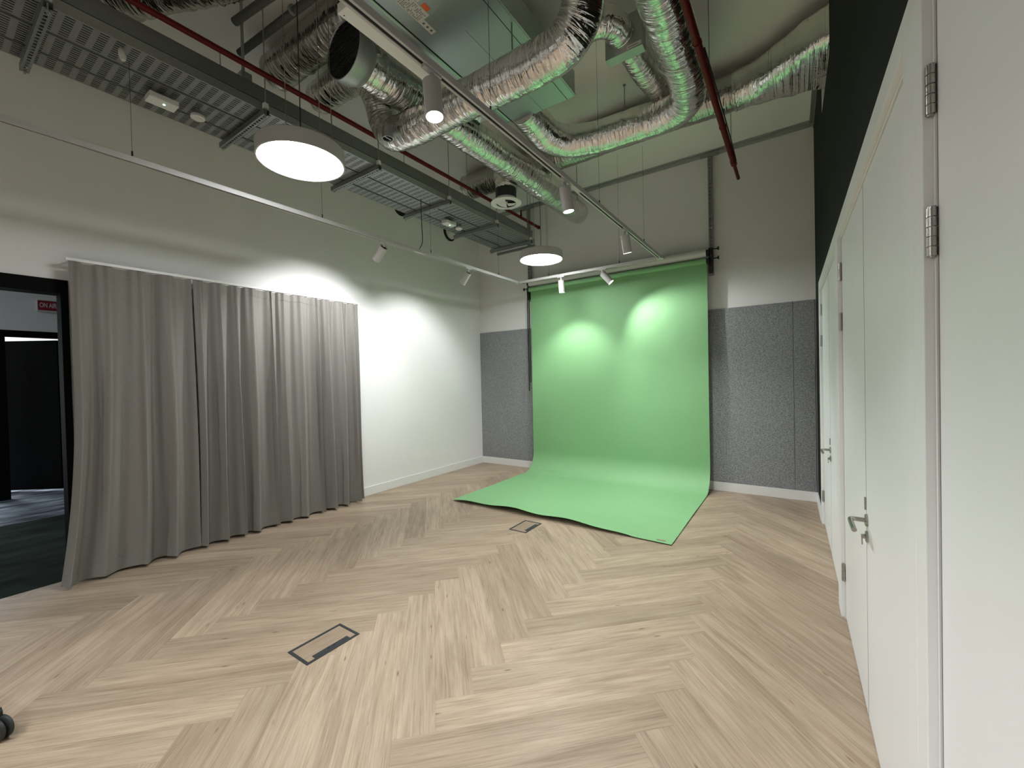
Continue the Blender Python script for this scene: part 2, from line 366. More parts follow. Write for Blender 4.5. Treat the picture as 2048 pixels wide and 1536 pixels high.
# ------------------------------------------------------------------ doorway to the next room
e = sempty('door_5', (XL, .1, 0)); mb = MB()
mb.box(XL - .15, XL + .012, .732, DY1, 0, DZ); mb.box(XL - .15, XL + .012, DY0, DY0 + .058, 0, DZ); mb.box(XL - .15, XL + .012, DY0 + .058, .732, DZ - .108, DZ)
mb.build('frame', M['black_frame'], e, bevel=.002)
# next room
mb = MB(); mb.box(-9.22, XL - .06, -4, 6, -.1, -.002); mb.box(-14, -9.22, -4, 6, -.1, -.004)
struct(mb.build('floor_next_room', M['carpet']))
struct(MB().box(-9.4, XL - .14, -4, 6, 3.6, 3.7).build('ceiling_next_room', M['ceil']))
FX = -9.22
mb = MB(); mb.box(FX - .12, FX, 1.47, 6, 0, 3.6); mb.box(FX - .12, FX, -4, -.62, 0, 3.6); mb.box(FX - .12, FX, -.62, 1.47, 2.40, 3.6)
mb.box(FX, XL - .14, 5.9, 6, 0, 3.6); mb.box(FX, XL - .14, -4, -3.9, 0, 3.6)
struct(mb.build('wall_next_room', M['wall']))
mb = MB(); mb.box(-13.9, -13.8, -4, 6, 0, 3.6); mb.box(-13.9, FX - .12, 5.9, 6, 0, 3.6); mb.box(-13.9, FX - .12, -4, -3.9, 0, 3.6); mb.box(-14, FX - .12, -4, 6, 3.6, 3.7)
struct(mb.build('wall_far_room', M['wall']))
e = sempty('door_6', (FX, .4, 0)); mb = MB()
mb.box(FX - .13, FX + .01, 1.40, 1.47, 0, 2.40); mb.box(FX - .13, FX + .01, -.62, -.54, 0, 2.40); mb.box(FX - .13, FX + .01, -.54, 1.40, 2.31, 2.40)
mb.box(FX - .09, FX + .012, .70, .84, 0, 2.31)
mb.build('frame', M['black_frame'], e)
# leaf standing ajar into the far room
h0 = Vector((FX - .06, 1.375, 0)); dr = Vector((-.80, -.60, 0)).normalized(); nn = Vector((-dr.y, dr.x, 0)) * .04; W_ = .95
c = [h0, h0 + dr * W_, h0 + dr * W_ + nn, h0 + nn]
MB().quadbox([(p.x, p.y, .03) for p in c] + [(p.x, p.y, 2.285) for p in c]).build('leaf', M['black_frame'], e)

t = thing('on_air_sign', 'red ON AIR box sign on the wall of the next room', 'sign', (FX + .03, 1.28, 2.79))
MB().box(FX, FX + .06, 1.145, 1.42, 2.70, 2.865).build('housing', M['white'], t, bevel=.004)
MB().box(FX + .06, FX + .064, 1.155, 1.41, 2.712, 2.856).build('face', M['sign_red'], t)
tx = bpy.data.curves.new('lettering', 'FONT'); tx.body = 'ON AIR'; tx.size = .098; tx.extrude = .0015; tx.offset = .0022; tx.align_x = 'LEFT'; tx.align_y = 'CENTER'
to = bpy.data.objects.new('tmp_text', tx); COL.objects.link(to); bpy.context.view_layer.update()
tm = bpy.data.meshes.new_from_object(to.evaluated_get(bpy.context.evaluated_depsgraph_get())); bpy.data.objects.remove(to)
tw = max(v.co.x for v in tm.vertices) - min(v.co.x for v in tm.vertices)
tm.transform(Matrix.Diagonal((.172 / tw, 1, 1, 1)))
tm.transform(Matrix.Translation((FX + .0655, 1.172, 2.785)) @ Matrix(((0, 0, 1, 0), (1, 0, 0, 0), (0, 1, 0, 0), (0, 0, 0, 1)))); tm.materials.clear(); tm.materials.append(M['sign_text'])
tl = bpy.data.objects.new('lettering', tm); COL.objects.link(tl); attach(tl, t)

# lights of the neighbouring rooms
def ceiling_panel(x, y, z, s, en, colr, label):
    t = thing('ceiling_light_panel', label, 'ceiling light', (x, y, z)); MB().box(x - s, x + s, y - s, y + s, z - .03, z).build('frame', M['white'], t)
    ld = bpy.data.lights.new('panel_light', 'AREA'); ld.energy = en; ld.size = s * 1.9; ld.color = colr
    lo = bpy.data.objects.new('panel_light', ld); COL.objects.link(lo); lo.location = (x, y, z - .04); attach(lo, t)
ceiling_panel(-11.6, 0.6, 3.58, .6, 260, (.9, .96, 1), 'square light panel on the ceiling of the far bright room')
ceiling_panel(-7.2, -1.6, 3.58, .3, 42, (.82, .92, 1), 'square light panel on the ceiling of the dim next room')

# ------------------------------------------------------------------ acoustic panels
PZ0, PZ1 = .120, 2.392
for k, (a, b, lb) in enumerate(((XL + .002, -3.60, 'grey felt acoustic panel left of the green backdrop, in the wall corner'), (-3.595, -2.38, 'grey felt acoustic panel behind the left half of the backdrop'), (-2.375, -1.16, 'grey felt acoustic panel behind the right half of the backdrop'), (-1.155, -.035, 'wide grey felt acoustic panel right of the green backdrop'), (-.030, rx(YB) - .004, 'narrow grey felt acoustic panel beside the white cupboard doors'))):
    tag(MB().box(a, b, YB - .016, YB - .001, PZ0, PZ1).build('acoustic_panel', M['felt'], bevel=.0015), lb, 'wall panel', 'acoustic panels on the back wall')

# ------------------------------------------------------------------ green backdrop
GX0, GX1 = -3.66, -.955
def strip_mesh(x0, x1, prof, nx, thick, fn=None):
    """sheet along prof (y, z) with real thickness"""
    mb = MB(); n = len(prof); P = []
    nor = []
    for i in range(n):
        a = prof[max(0, i - 1)]; b = prof[min(n - 1, i + 1)]; ty, tz = b[0] - a[0], b[1] - a[1]; l = math.hypot(ty, tz) or 1; nor.append((-tz / l, ty / l))
    for side in (0, 1):
        for i, (y, z) in enumerate(prof):
            for k in range(nx + 1):
                x = x0 + (x1 - x0) * k / nx; dy, dz = fn(x, y, z, i / (n - 1), k / nx) if fn else (0, 0)
                mb.v.append(Vector((x, y + dy + nor[i][0] * thick * side, z + dz + nor[i][1] * thick * side)))
    S = n * (nx + 1); W = nx + 1
    for i in range(n - 1):
        for k in range(nx):
            a = i * W + k; mb.f.append([a, a + 1, a + 1 + W, a + W]); mb.f.append([S + a, S + a + W, S + a + 1 + W, S + a + 1])
    for i in range(n - 1):
        a = i * W; mb.f.append([a, a + W, S + a + W, S + a]); a += nx; mb.f.append([a, S + a, S + a + W, a + W])
    for k in range(nx): mb.f.append([k, S + k, S + k + 1, k + 1]); a = (n - 1) * W + k; mb.f.append([a, a + 1, S + a + 1, S + a])
    return mb
prof = []
for i in range(40): prof.append((5.968, 3.012 - (3.012 - .34) * i / 40))
for i in range(21): a = PI / 2 * i / 20; prof.append((5.968 - .30 * (1 - math.cos(a)), .34 - .330 * math.sin(a)))
for i in range(1, 41): prof.append((5.668 - (5.668 - 3.90) * i / 40, .010))
def wav(x, y, z, u, k):
    dy = dz = 0
    if z > .05: dy = -.012 * math.sin(2.1 * k * PI + .5 + z * 1.1) * min(1, (3.012 - z) * 1.5) - .01 * math.sin(k * 11 + z * 2.3) * min(1, 3.02 - z) * .5
    if z < .05:
        w_ = max(0, (4.35 - y) / .45); dz = .048 * w_ * w_ * math.sin(min(1, k * 1.15) * PI) ** .7 * (1 + .25 * math.sin(k * 23)) + .002 * (1 + math.sin(k * 9 + y * 5)) ; dy = .03 * (.5 - k) * w_ if False else (0.04 - .05 * k) * max(0, (5.668 - y) / 1.77)
    return dy, dz
t = thing('photo_backdrop', 'chroma green paper backdrop hanging from its roll and sweeping onto the floor', 'backdrop', (-2.3, 5.9, 0))
strip_mesh(GX0, GX1, prof, 60, .0012, wav).build('paper_sheet', M['green'], t, True)
mb = MB(); mb.lathe((GX0, 5.932, 3.012), (1, 0, 0), [(0, .036), (GX1 - GX0, .036)], 32); mb.build('paper_roll', M['green'], t, True)
mb = MB(); mb.lathe((GX0 - .03, 5.932, 3.012), (1, 0, 0), [(0, .026), (GX1 - GX0 + .06, .026)], 24); mb.build('core_tube', M['core'], t, True)
for x in (-3.58, -1.06):
    MB().box(x - .04, x + .04, 3.935, 3.953, .014, .0165).build('tape', M['tape'], t)
t = thing('paper_roll_spare', 'white paper backdrop roll mounted above the green roll', 'backdrop roll', (-2.3, 5.95, 3.118))
MB().lathe((GX0 + .0, 5.945, 3.118), (1, 0, 0), [(0, .054), (GX1 - GX0, .054)], 36).build('paper_roll', M['core'], t, True)
MB().lathe((GX0 - .03, 5.945, 3.118), (1, 0, 0), [(0, .027), (GX1 - GX0 + .06, .027)], 24).build('core_tube', M['trim_white'], t, True)

def bracket(x, sgn, label, chain):
    t = thing('backdrop_bracket', label, 'bracket', (x, 6.0, 2.85), 'backdrop roll brackets')
    mb = MB(); xa, xb = sorted((x, x + sgn * .05)); z0 = 2.84
    for a, b in ((xa, xa + .004), (xb - .004, xb)): mb.box(a, b, 6.022, 6.062, z0, CZ - .085)
    mb.box(xa, xb, 6.058, 6.066, z0, CZ - .085)
    z = z0
    while z < CZ - .13: mb.box(xa + .004, xb - .004, 6.020, 6.024, z, z + .028); z += .05
    mb.box(xa, xa + .013, 6.018, 6.024, z0, CZ - .085); mb.box(xb - .013, xb, 6.018, 6.024, z0, CZ - .085)
    mb.box(xa - .09, xb + .09, 6.015, 6.03, CZ - .09, CZ - .05)
    mb.build('wall_channel', M['galv_dark'], t)
    mb = MB(); mb.box(xa - .002, xb + .002, 5.985, 6.017, 2.86, 3.19)
    for zz in (3.118, 3.012): mb.box(min(x - sgn * .022, x + sgn * .012), max(x - sgn * .022, x + sgn * .012), 5.90, 5.99, zz - .03, zz + .028)
    mb.build('plate', M['black'], t, bevel=.003)
    for zz in (3.165, 3.045):
        c = (x + sgn * .05, 5.99, zz); MB().lathe(c, (sgn, 0, 0), [(0, .007), (.04, .007), (.055, .013), (.062, .024), (.070, .025), (.072, .022)], 20).build('knob', M['black'], t, True)
    for zz in (3.08, 2.93): MB().cyl((x + sgn * .025, 5.986, zz), (x + sgn * .025, 5.98, zz), .006, 10).build('bolt', M['steel'], t, True)
    if chain:
        mb = MB()
        for dx, zb in ((0, 1.38), (.03, 1.52)):
            zc = 2.99; i = 0
            while zc > zb:
                mb.lathe((x + sgn * .03 + dx * 1 + .0015 * math.sin(i * .35), 5.955, zc), (0, 0, -1), [(0, .006), (.004, .0105), (.012, .0105), (.016, .006)], 8); zc -= .0165; i += 1
        for dx, zb in ((0, 1.38), (.03, 1.52)): mb.lathe((x + sgn * .03 + dx, 5.955, zb), (0, 0, -1), [(0, .008), (.05, .008)], 10)
        mb.build('chain', M['black'], t, True)
bracket(-.935, 1, 'black backdrop bracket with two knobs on slotted channel, right end of rolls', False)
bracket(-3.685, -1, 'black backdrop bracket with hanging bead chain, left end of rolls', True)

# ------------------------------------------------------------------ curtains on their rail
t = thing('curtain_rail', 'thin white curtain rail along the left wall above the curtains', 'curtain rail', (-4.70, 2.0, 2.56))
MB().box(-4.715, -4.685, .745, 3.375, 2.552, 2.576).build('rail', M['white'], t, bevel=.002)
for y in (.80, 1.45, 2.1, 2.75, 3.32): MB().box(-4.84, -4.70, y - .012, y + .012, 2.576, 2.582).build('wall_bracket', M['white'], t)
def curtain(y0, y1, nf, seed, label, flare0, flare1):
    rnd = random.Random(seed); t = thing('curtain', label, 'curtain', (-4.70, (y0 + y1) / 2, 0), 'grey curtains on the white rail')
    ws = [rnd.uniform(.6, 1.45) for _ in range(nf)]; tot = sum(ws); ks = [0]
    for v in ws: ks.append(ks[-1] + v / tot)
    amp = [rnd.uniform(.65, 1.25) for _ in range(nf + 1)]; ph = [rnd.uniform(-.4, .4) for _ in range(nf + 1)]
    NU, NV = nf * 22, 44; Z0, Z1 = .022, 2.55
    def pt(u, v, off=0.0):   # v: 0 top .. 1 bottom
        i = 0
        while i < nf - 1 and ks[i + 1] < u: i += 1
        f = (u - ks[i]) / (ks[i + 1] - ks[i]); A = amp[i] * (1 - f) + amp[i + 1] * f
        a = (.020 + .036 * min(1, v * 2.2) ** .8 + .012 * v) * A
        sh = math.sin(2 * PI * f + ph[i] * (1 - f) * f * 3); sh = math.copysign(abs(sh) ** .95, sh)
        fine = .006 * math.sin(6 * PI * f + 2 + v * 2) * (1 - v * .5) + .004 * math.sin(14 * PI * u + v * 5)
        pinch = .012 * math.exp(-((f - .25) / .07) ** 2) * math.exp(-v * 9)
        x = -4.70 + a * sh + fine + pinch + .05 * v * (1 if u < 2 else 0) * .4
        yy0 = y0 - flare0 * v ** 3; yy1 = y1 + flare1 * v ** 2
        y = yy0 + (yy1 - yy0) * u + .018 * math.sin(2 * PI * f * 1 + 1.2) * v + .012 * math.sin(v * 4 + i * 2.1) * v
        z = Z1 + (Z0 - Z1) * v + .006 * math.sin(2 * PI * f + 1) * (v > .9) - .006 * abs(math.sin(PI * f)) * (v < .02)
        return Vector((max(x + off, XL + .02), y, z))
    def sheet(v0, v1, nv, name, off, th):
        mb = MB(); W = NU + 1
        for side in (0, 1):
            for j in range(nv + 1):
                for i in range(W): mb.v.append(pt(i / NU, v0 + (v1 - v0) * j / nv, off - th * side))
        S = (nv + 1) * W
        for j in range(nv):
            for i in range(NU):
                a = j * W + i; mb.f.append([a, a + 1, a + 1 + W, a + W]); mb.f.append([S + a, S + a + W, S + a + 1 + W, S + a + 1])
            a = j * W; mb.f.append([a, a + W, S + a + W, S + a]); a += NU; mb.f.append([a, S + a, S + a + W, a + W])
        for i in range(NU): mb.f.append([i, S + i, S + i + 1, i + 1]); a = nv * W + i; mb.f.append([a, a + 1, S + a + 1, S + a])
        mb.build(name, M['cloth'], t, True)
    sheet(0, 1, NV, 'fabric', 0, .003); sheet(.957, 1, 3, 'hem', .003, .0022); sheet(0.0, .032, 3, 'heading_tape', .003, .0022)
curtain(.760, 1.56, 4, 3, 'plain grey floor-length curtain hanging beside the black doorway', .115, .0)
curtain(1.575, 3.36, 11, 9, 'grey floor-length curtain caught by the spotlight beside the bare wall', .01, .0)

# ------------------------------------------------------------------ floor boxes
def floor_box(x0, x1, y0, y1, label):
    t = thing('floor_box', label, 'floor box', ((x0 + x1) / 2, (y0 + y1) / 2, 0), 'cable outlet boxes let into the floor'); b = .0175; mb = MB()
    mb.box(x0, x1, y0, y0 + b, 0, .003); mb.box(x0, x1, y1 - b, y1, 0, .003); mb.box(x0, x0 + b, y0 + b, y1 - b, 0, .003); mb.box(x1 - b, x1, y0 + b, y1 - b, 0, .003)
    mb.build('frame', M['hatch'], t, bevel=.0012)
    q = MB(); q.box(x0 + b + .002, x1 - b - .002, y0 + b + .002, y1 - b - .002, 0, .0016); q.uv[1] = [(.2, .03), (.2, .17), (.55, .17), (.55, .03)]
    q.build('lid', M['oak'], t)
    yc = (y0 + y1) / 2; hl = (y1 - y0) * .33
    MB().box(x1 - b - .034, x1 - b, yc - hl, yc + hl, .0016, .0034).build('cable_flap', M['hatch'], t, bevel=.001)
    for s in (-1, 1): MB().lathe((x1 - b - .018, yc + s * .018, .0034), (0, 0, 1), [(0, .008), (.0006, .008)], 16).build('finger_hole', M['black'], t)
floor_box(-2.442, -2.236, 1.216, 1.552, 'charcoal framed floor box with wood inlay, in the foreground')
floor_box(-2.462, -2.252, 3.478, 3.796, 'charcoal framed floor box just in front of the green backdrop')

# ------------------------------------------------------------------ rolling stand at the left edge
t = thing('rolling_stand', 'black castor wheel of a rolling stand at the left picture edge', 'rolling stand', (-2.965, .205, 0))
cx_, cy_ = -2.938, .208; ax = Vector((.45, -.9, 0)).normalized()
for s in (-1, 1):
    c0 = Vector((cx_, cy_, .05)) + ax * (.004 if s > 0 else -.024); MB().lathe(c0, ax, [(0, .036), (.001, .045), (.005, .05), (.015, .05), (.019, .045), (.02, .036)], 32).build('tyre', M['rubber'], t, True)
    c1 = Vector((cx_, cy_, .05)) + ax * (.024 if s > 0 else -.0245); MB().lathe(c1, ax, [(-.001, .030), (.0015, .028), (.0025, .01)], 24).build('hub', M['black'], t, True)
mb = MB(); mb.cyl((cx_ - .02, cy_ - .01, .05), (cx_ - .03, cy_ - .012, .125), .012, 12); mb.box(cx_ - .05, cx_ - .006, cy_ - .03, cy_ + .012, .1, .118); mb.build('fork', M['black'], t)
MB().tube([(cx_ - .03, cy_ - .01, .13), (cx_ - .16, cy_ - .05, .14), (cx_ - .34, cy_ - .1, .15)], .018, 12, .03).build('base_arm', M['black'], t, True)

# ------------------------------------------------------------------ pendants
def pendant(x, y, z, label, offs):
    t = thing('pendant_light', label, 'pendant light', (x, y, z), 'round white pendant lights'); r = .285
    MB().lathe((x, y, z), (0, 0, 1), [(.004, r - .012), (0, r - .010), (0, r), (.095, r), (.104, r - .008), (.104, .02)], 64, caps=False).build('shade', M['fixture'], t, True)
    MB().lathe((x, y, z), (0, 0, 1), [(.008, .01), (.008, r - .016), (.010, r - .014)], 64).build('diffuser', M['glow'], t, True)
    MB().lathe((x, y, z), (0, 0, 1), [(.006, r - .0155), (.003, r - .013), (.002, r - .0115), (.01, r - .011)], 64, caps=False).build('trim_ring', M['white'], t, True)
    for ox, oy in offs:
        px, py = x + ox, y + oy
        mb = MB(); mb.cyl((px, py, z + .1), (px, py, z + .135), .006, 10); mb.cyl((px, py, z + .13), (px, py, CZ), .0028, 6); mb.build('suspension_wire', M['steel'], t)
    mb = MB(); mb.cyl((x, y, z + .1), (x, y, CZ), .0035, 8); mb.build('power_cable', M['rubber'], t)
pendant(-2.865, 1.63, 3.1, 'large round glowing pendant lamp under the cable tray, nearest', ((.12, .16), (-.20, .005), (.185, .03)))
pendant(-2.775, 4.81, 3.1, 'round glowing pendant lamp in front of the backdrop, smaller in view', ((-.17, .12), (-.03, .21), (-.20, .01)))
pendant(-2.85, -1.6, 3.1, 'round glowing pendant lamp behind the viewpoint', ((.15, .15), (-.2, 0), (.1, -.17)))

# ------------------------------------------------------------------ lighting track
TZ = 3.0; TXL, TXM, TYC = -3.535, -1.40, 5.415
t = thing('lighting_track', 'white suspended lighting track in a U shape carrying the spotlights', 'lighting track', (-2.5, 3, TZ))
def trackrun(name, a, b):
    a = Vector(a); b = Vector(b); d = (b - a).normalized(); n = Vector((-d.y, d.x, 0)); mb = MB(); w = .021; H = .036
    def bar(o0, o1, z0, z1):
        p = [a + n * o0, b + n * o0, b + n * o1, a + n * o1]; mb.quadbox([(q.x, q.y, z0) for q in p] + [(q.x, q.y, z1) for q in p])
    bar(-w, w, TZ + .008, TZ + H); bar(-w, -.0085, TZ, TZ + .008); bar(.0085, w, TZ, TZ + .008)
    o = mb.build(name, M['fixture'], t, bevel=.001)
    mb = MB(); p = [a - n * .0083 + d * .03, b - n * .0083 - d * .03, b + n * .0083 - d * .03, a + n * .0083 + d * .03]
    mb.quadbox([(q.x, q.y, TZ + .0045) for q in p] + [(q.x, q.y, TZ + .0078) for q in p]); mb.build('slot', M['slot'], o)
trackrun('left_rail', (TXL, -2.9, 0), (TXL, 3.30, 0)); trackrun('left_rail', (TXL, 3.44, 0), (TXL, TYC - .04, 0))
trackrun('back_rail', (TXL + .04, TYC, 0), (TXM - .04, TYC, 0))
trackrun('main_rail', (TXM, TYC - .04, 0), (TXM, 3.05, 0)); trackrun('main_rail', (TXM, 2.90, 0), (TXM, -2.9, 0))
for (x, y) in ((TXL, TYC), (TXM, TYC)):
    MB().box(x - .04, x + .04, y - .04, y + .04, TZ, TZ + .036).build('corner_joint', M['fixture'], t, bevel=.002)
MB().box(TXL - .02, TXL + .02, 3.30, 3.44, TZ - .001, TZ + .038).build('feed_joint', M['fixture'], t, bevel=.002)
MB().box(TXM - .02, TXM + .02, 2.90, 3.05, TZ - .001, TZ + .038).build('feed_joint', M['fixture'], t, bevel=.002)
for (x, y) in ((TXL, .88), (TXL, 2.19), (TXL, 3.55), (TXL, 4.9), (TXM, .3), (TXM, 1.9), (TXM, 3.46), (TXM, 4.74), (-1.93, TYC), (-3.0, TYC)):
    top = 3.655 if x == TXL else 4.11 if y == 4.74 else CZ
    mb = MB(); mb.cyl((x, y, TZ + .033), (x, y, TZ + .075), .005, 10); mb.cyl((x, y, TZ + .07), (x, y, top), .0012, 6); mb.build('suspension_wire', M['black'], t)
MB().tube([(-3.60, 3.47, 3.66), (-3.60, 3.475, 3.4), (-3.603, 3.48, 3.16), (-3.60, 3.44, 3.09), (-3.56, 3.38, 3.05)], .0045, 8, .02).build('feed_cable', M['rubber'], t, True)
# driver housing beside the main rail
t2 = thing('track_driver', 'long white driver housing fixed alongside the main lighting rail', 'lighting driver', (-1.47, 1.25, 3.03))
MB().box(-1.500, -1.425, 1.02, 1.50, 3.022, 3.062).build('housing', M['white'], t2, bevel=.002)
MB().cyl((-1.485, 1.04, 3.0225), (-1.485, 1.04, 3.021), .003, 8).build('screw', M['black'], t2)

def spotlight(x, y, aim, label, on=True, watt=SPOT_W, ang=104):
    """adapter in the rail, short stem, cylindrical head aimed along aim"""
    t = thing('track_spotlight', label, 'spotlight', (x, y, TZ), 'white cylinder spotlights on the track')
    along = Vector((0, 1, 0)) if abs(y - TYC) > .1 else Vector((1, 0, 0)); mb = MB()
    a0 = Vector((x, y, 0)) - along * .055; a1 = Vector((x, y, 0)) + along * .055; n = Vector((-along.y, along.x, 0)) * .014
    p = [a0 - n, a1 - n, a1 + n, a0 + n]; mb.quadbox([(q.x, q.y, TZ - .012) for q in p] + [(q.x, q.y, TZ + .006) for q in p])
    mb.build('track_adapter', M['fixture'], t, bevel=.002)
    d = Vector(aim).normalized(); piv = Vector((x, y, TZ - .052)); r = .043; Lh = .175
    MB().cyl((x, y, TZ - .01), piv, .011, 14).build('stem', M['fixture'], t, True)
    st = piv - d * .002 + Vector((0, 0, -.003))
    hd = MB().lathe(st, d, [(.012, .008), (.012, r - .006), (0, r - .003), (0, r), (Lh, r), (Lh, r - .004), (Lh - .012, r - .006)], 36, caps=False).build('head', M['fixture'], t, True)
    MB().lathe(st + d * .0095, d, [(0, .0095), (.001, r - .0058)], 30).build('back_plate', M['slot'], hd, True)
    MB().lathe(st + d * (Lh - .013), d, [(0, r - .0055), (.001, r - .0055)], 32).build('lens', M['lens'] if on else M['lens_off'], hd)
    ld = bpy.data.lights.new('lamp', 'SPOT'); ld.energy = watt; ld.spot_size = math.radians(ang); ld.spot_blend = .68; ld.shadow_soft_size = .022; ld.color = (.965, .985, 1)
    lo = bpy.data.objects.new('lamp', ld); COL.objects.link(lo); lo.matrix_basis = Matrix.Translation(st + d * (Lh + .004)) @ d.to_track_quat('-Z', 'Y').to_matrix().to_4x4()
    attach(lo, t)
spotlight(TXL, 2.87, (-.76, -.02, -.65), 'white spotlight on the left rail, aimed at the curtain', True, SPOT_W * 1.15)
spotlight(TXL, 4.22, (-.68, .05, -.73), 'white spotlight on the left rail, nearer the corner, aimed at the wall', True, SPOT_W * .72)
spotlight(-2.80, TYC, (0, .14, -1), 'lit spotlight pointing straight down on the back rail, left one', True, SPOT_W * .75)
spotlight(-2.17, TYC, (.66, .20, -.80), 'lit spotlight tilted right on the back rail before the backdrop', True, SPOT_W * .8)
spotlight(TXM, 4.10, (.06, .26, -1), 'lit spotlight on the main rail nearest the backdrop', True)
spotlight(TXM, 2.80, (.10, .12, -1), 'lit spotlight in the middle of the main rail', True)
spotlight(TXM, 1.44, (.12, -.05, -1), 'glaring lit spotlight on the main rail nearest the viewer', True)
spotlight(TXM, -.4, (.10, .15, -1), 'added unseen fill spotlight on the main rail behind the viewpoint', True)  # extra lamp out of view, added to brighten the near doors and floor
spotlight(TXM, -1.9, (.0, .45, -1), 'added unseen fill spotlight farthest behind the viewpoint on the main rail', True)  # another unseen lamp put in as fill for the foreground
spotlight(TXL, -1.2, (.45, .40, -1), 'added unseen fill spotlight on the left rail behind the viewpoint', True)  # unseen lamp added to lift the floor at the lower left

# ------------------------------------------------------------------ cable tray
t = thing('cable_tray', 'galvanised perforated cable tray running the length of the ceiling', 'cable tray', (-3.7, 2.5, 3.66))
y0, y1 = -2.5, 5.66
for (a, b) in ((-4.06, -3.90), (-3.875, -3.645), (-3.62, -3.375)):
    sh = MB().box(a, b, y0, y1, 3.660, 3.6612).build('tray_sheet', M['perf'], t)
mb = MB()
for xx in (-4.06, -3.90, -3.875, -3.645, -3.62): mb.box(xx - .0008, xx + .0008, y0, y1, 3.66, 3.70)
mb.box(-3.900, -3.875, y0, y1, 3.672, 3.674); mb.box(-3.645, -3.62, y0, y1, 3.672, 3.674)
mb.build('return_flange', M['galv_dark'], t)
mb = MB(); mb.box(-3.377, -3.372, y0, y1, 3.655, 3.718); mb.box(-3.395, -3.377, y0, y1, 3.714, 3.718); mb.build('side_rail', M['galv'], t)
mb = MB(); xc = -4.05
while xc < -3.385:
    if not (-3.905 < xc < -3.87 or -3.65 < xc < -3.615):
        rr_ = random.uniform(.007, .011); mb.tube([(xc, y0, 3.664 + rr_), (xc + .004, y0 + 3, 3.664 + rr_), (xc - .003, y0 + 5.5, 3.664 + rr_), (xc, y1 - .1, 3.664 + rr_)], rr_, 6, .5, smooth=False)
    xc += .017
mb.build('cable_bundle', M['rubber'], t, True)['kind'] = 'stuff'
MB().box(-3.50, -3.40, y0, y1 - .02, 3.74, 3.852).build('trunking', M['galv_dark'], t)
for y in (.50, 1.63, 2.68, 3.68, 4.62, 5.50, -.5, -1.5):
    w0, w1 = -4.12, -3.33; mb = MB()
    mb.box(w0, w1, y - .021, y - .018, 3.612, 3.653); mb.box(w0, w1, y + .018, y + .021, 3.612, 3.653); 
    mb.box(w0, w1, y - .021, y - .008, 3.6105, 3.613); mb.box(w0, w1, y + .008, y + .021, 3.6105, 3.613)
    x = w0
    while x < w1 - .03: mb.box(x, x + .016, y - .008, y + .008, 3.6105, 3.613); x += .036
    mb.box(w0, w1, y - .018, y + .018, 3.650, 3.654)
    br = mb.build('support_channel', M['galv_dark'], t)
    for xr in (-4.10, -3.345):
        MB().lathe((xr, y, 3.59), (0, 0, 1), [(0, .005), (.010, .005), (.0105, .011), (.022, .011), (.0225, .005), ((4.115 if y == 4.62 else CZ) - 3.59, .005)], 8).build('threaded_rod', M['galv'], br)
    MB().box(-3.362, -3.328, y - .016, y + .016, 3.662, 3.70).build('clamp', M['white'], br)
MB().box(-4.05, -3.33, 5.575, 5.61, 3.575, 3.612).build('end_channel', M['galv_dark'], t)
MB().box(-3.60, -3.52, 1.87, 2.02, 3.64, 3.66).build('cable_box', M['galv_dark'], t)

# devices below the tray
def sensor(x, y, lab):
    t = thing('emergency_light', lab, 'emergency light', (x, y, 3.6), 'square white units under the cable tray')
    MB().box(x - .055, x + .055, y - .085, y + .085, 3.590, 3.63).build('housing', M['white'], t, bevel=.004)
    MB().cyl((x, y, 3.63), (x, y, 3.66), .012, 10).build('stem', M['galv_dark'], t)
    MB().lathe((x + .005, y + .01, 3.590), (0, 0, -1), [(0, .008), (.003, .006)], 12).build('indicator', M['led'], t)
sensor(-3.77, 1.115, 'white rectangular unit with green light under the tray, nearest')
sensor(-3.77, 4.13, 'white square unit under the far part of the cable tray')
def detector(x, y, lab):
    t = thing('smoke_detector', lab, 'smoke detector', (x, y, 3.6), 'round detectors under the cable tray')
    MB().lathe((x, y, 3.66), (0, 0, -1), [(0, .034), (.03, .034), (.032, .03)], 20).build('base', M['galv_dark'], t, True)
    MB().lathe((x, y, 3.630), (0, 0, -1), [(0, .042), (.01, .047), (.022, .046), (.028, .030), (.034, .028), (.036, .012)], 28).build('head', M['white'], t, True)
detector(-3.79, 1.34, 'round white smoke detector next to the nearest tray unit')
detector(-3.80, 4.36, 'round white smoke detector under the far part of the tray')
t = thing('cable_tag', 'small cream tag hanging from the tray edge at upper left', 'tag', (-3.43, .83, 3.62))
MB().lathe((-3.44, .82, 3.655), (.1, .1, -1), [(0, .006), (.01, .015), (.05, .02), (.075, .012)], 10).build('tag_body', M['core'], t, True)

# ------------------------------------------------------------------ pipes
def sprinkler(p, y, x, z):
    mb = MB(); mb.cyl((x, y, z), (x, y, z + .035), .016, 12); mb.build('tee', M['red'], p, True)
    mb = MB(); mb.cyl((x, y, z + .035), (x, y, z + .075), .013, 10); mb.lathe((x, y, z + .075), (0, 0, 1), [(0, .010), (.02, .013), (.03, .006)], 10); mb.build('sprinkler_head', M['black'], p, True)
t = thing('sprinkler_pipe', 'dark red sprinkler pipe running above the edge of the cable tray', 'pipe', (-3.335, 2.5, 3.92))
MB().cyl((-3.335, -2.8, 3.915), (-3.335, 5.72, 3.915), .021, 18).build('pipe', M['red'], t, True)
for y in (2.97, 5.22): sprinkler(t, y, -3.335, 3.925)
MB().cyl((-3.335, 5.70, 3.915), (-3.335, 5.74, 3.915), .026, 18).build('end_cap', M['red'], t, True)
mb = MB()
for y in (.9, 2.62, 4.0, 5.4): mb.cyl((-3.335, y, 3.935), (-3.335, y, CZ), .004, 8)
mb.build('hanger_rod', M['galv'], t)
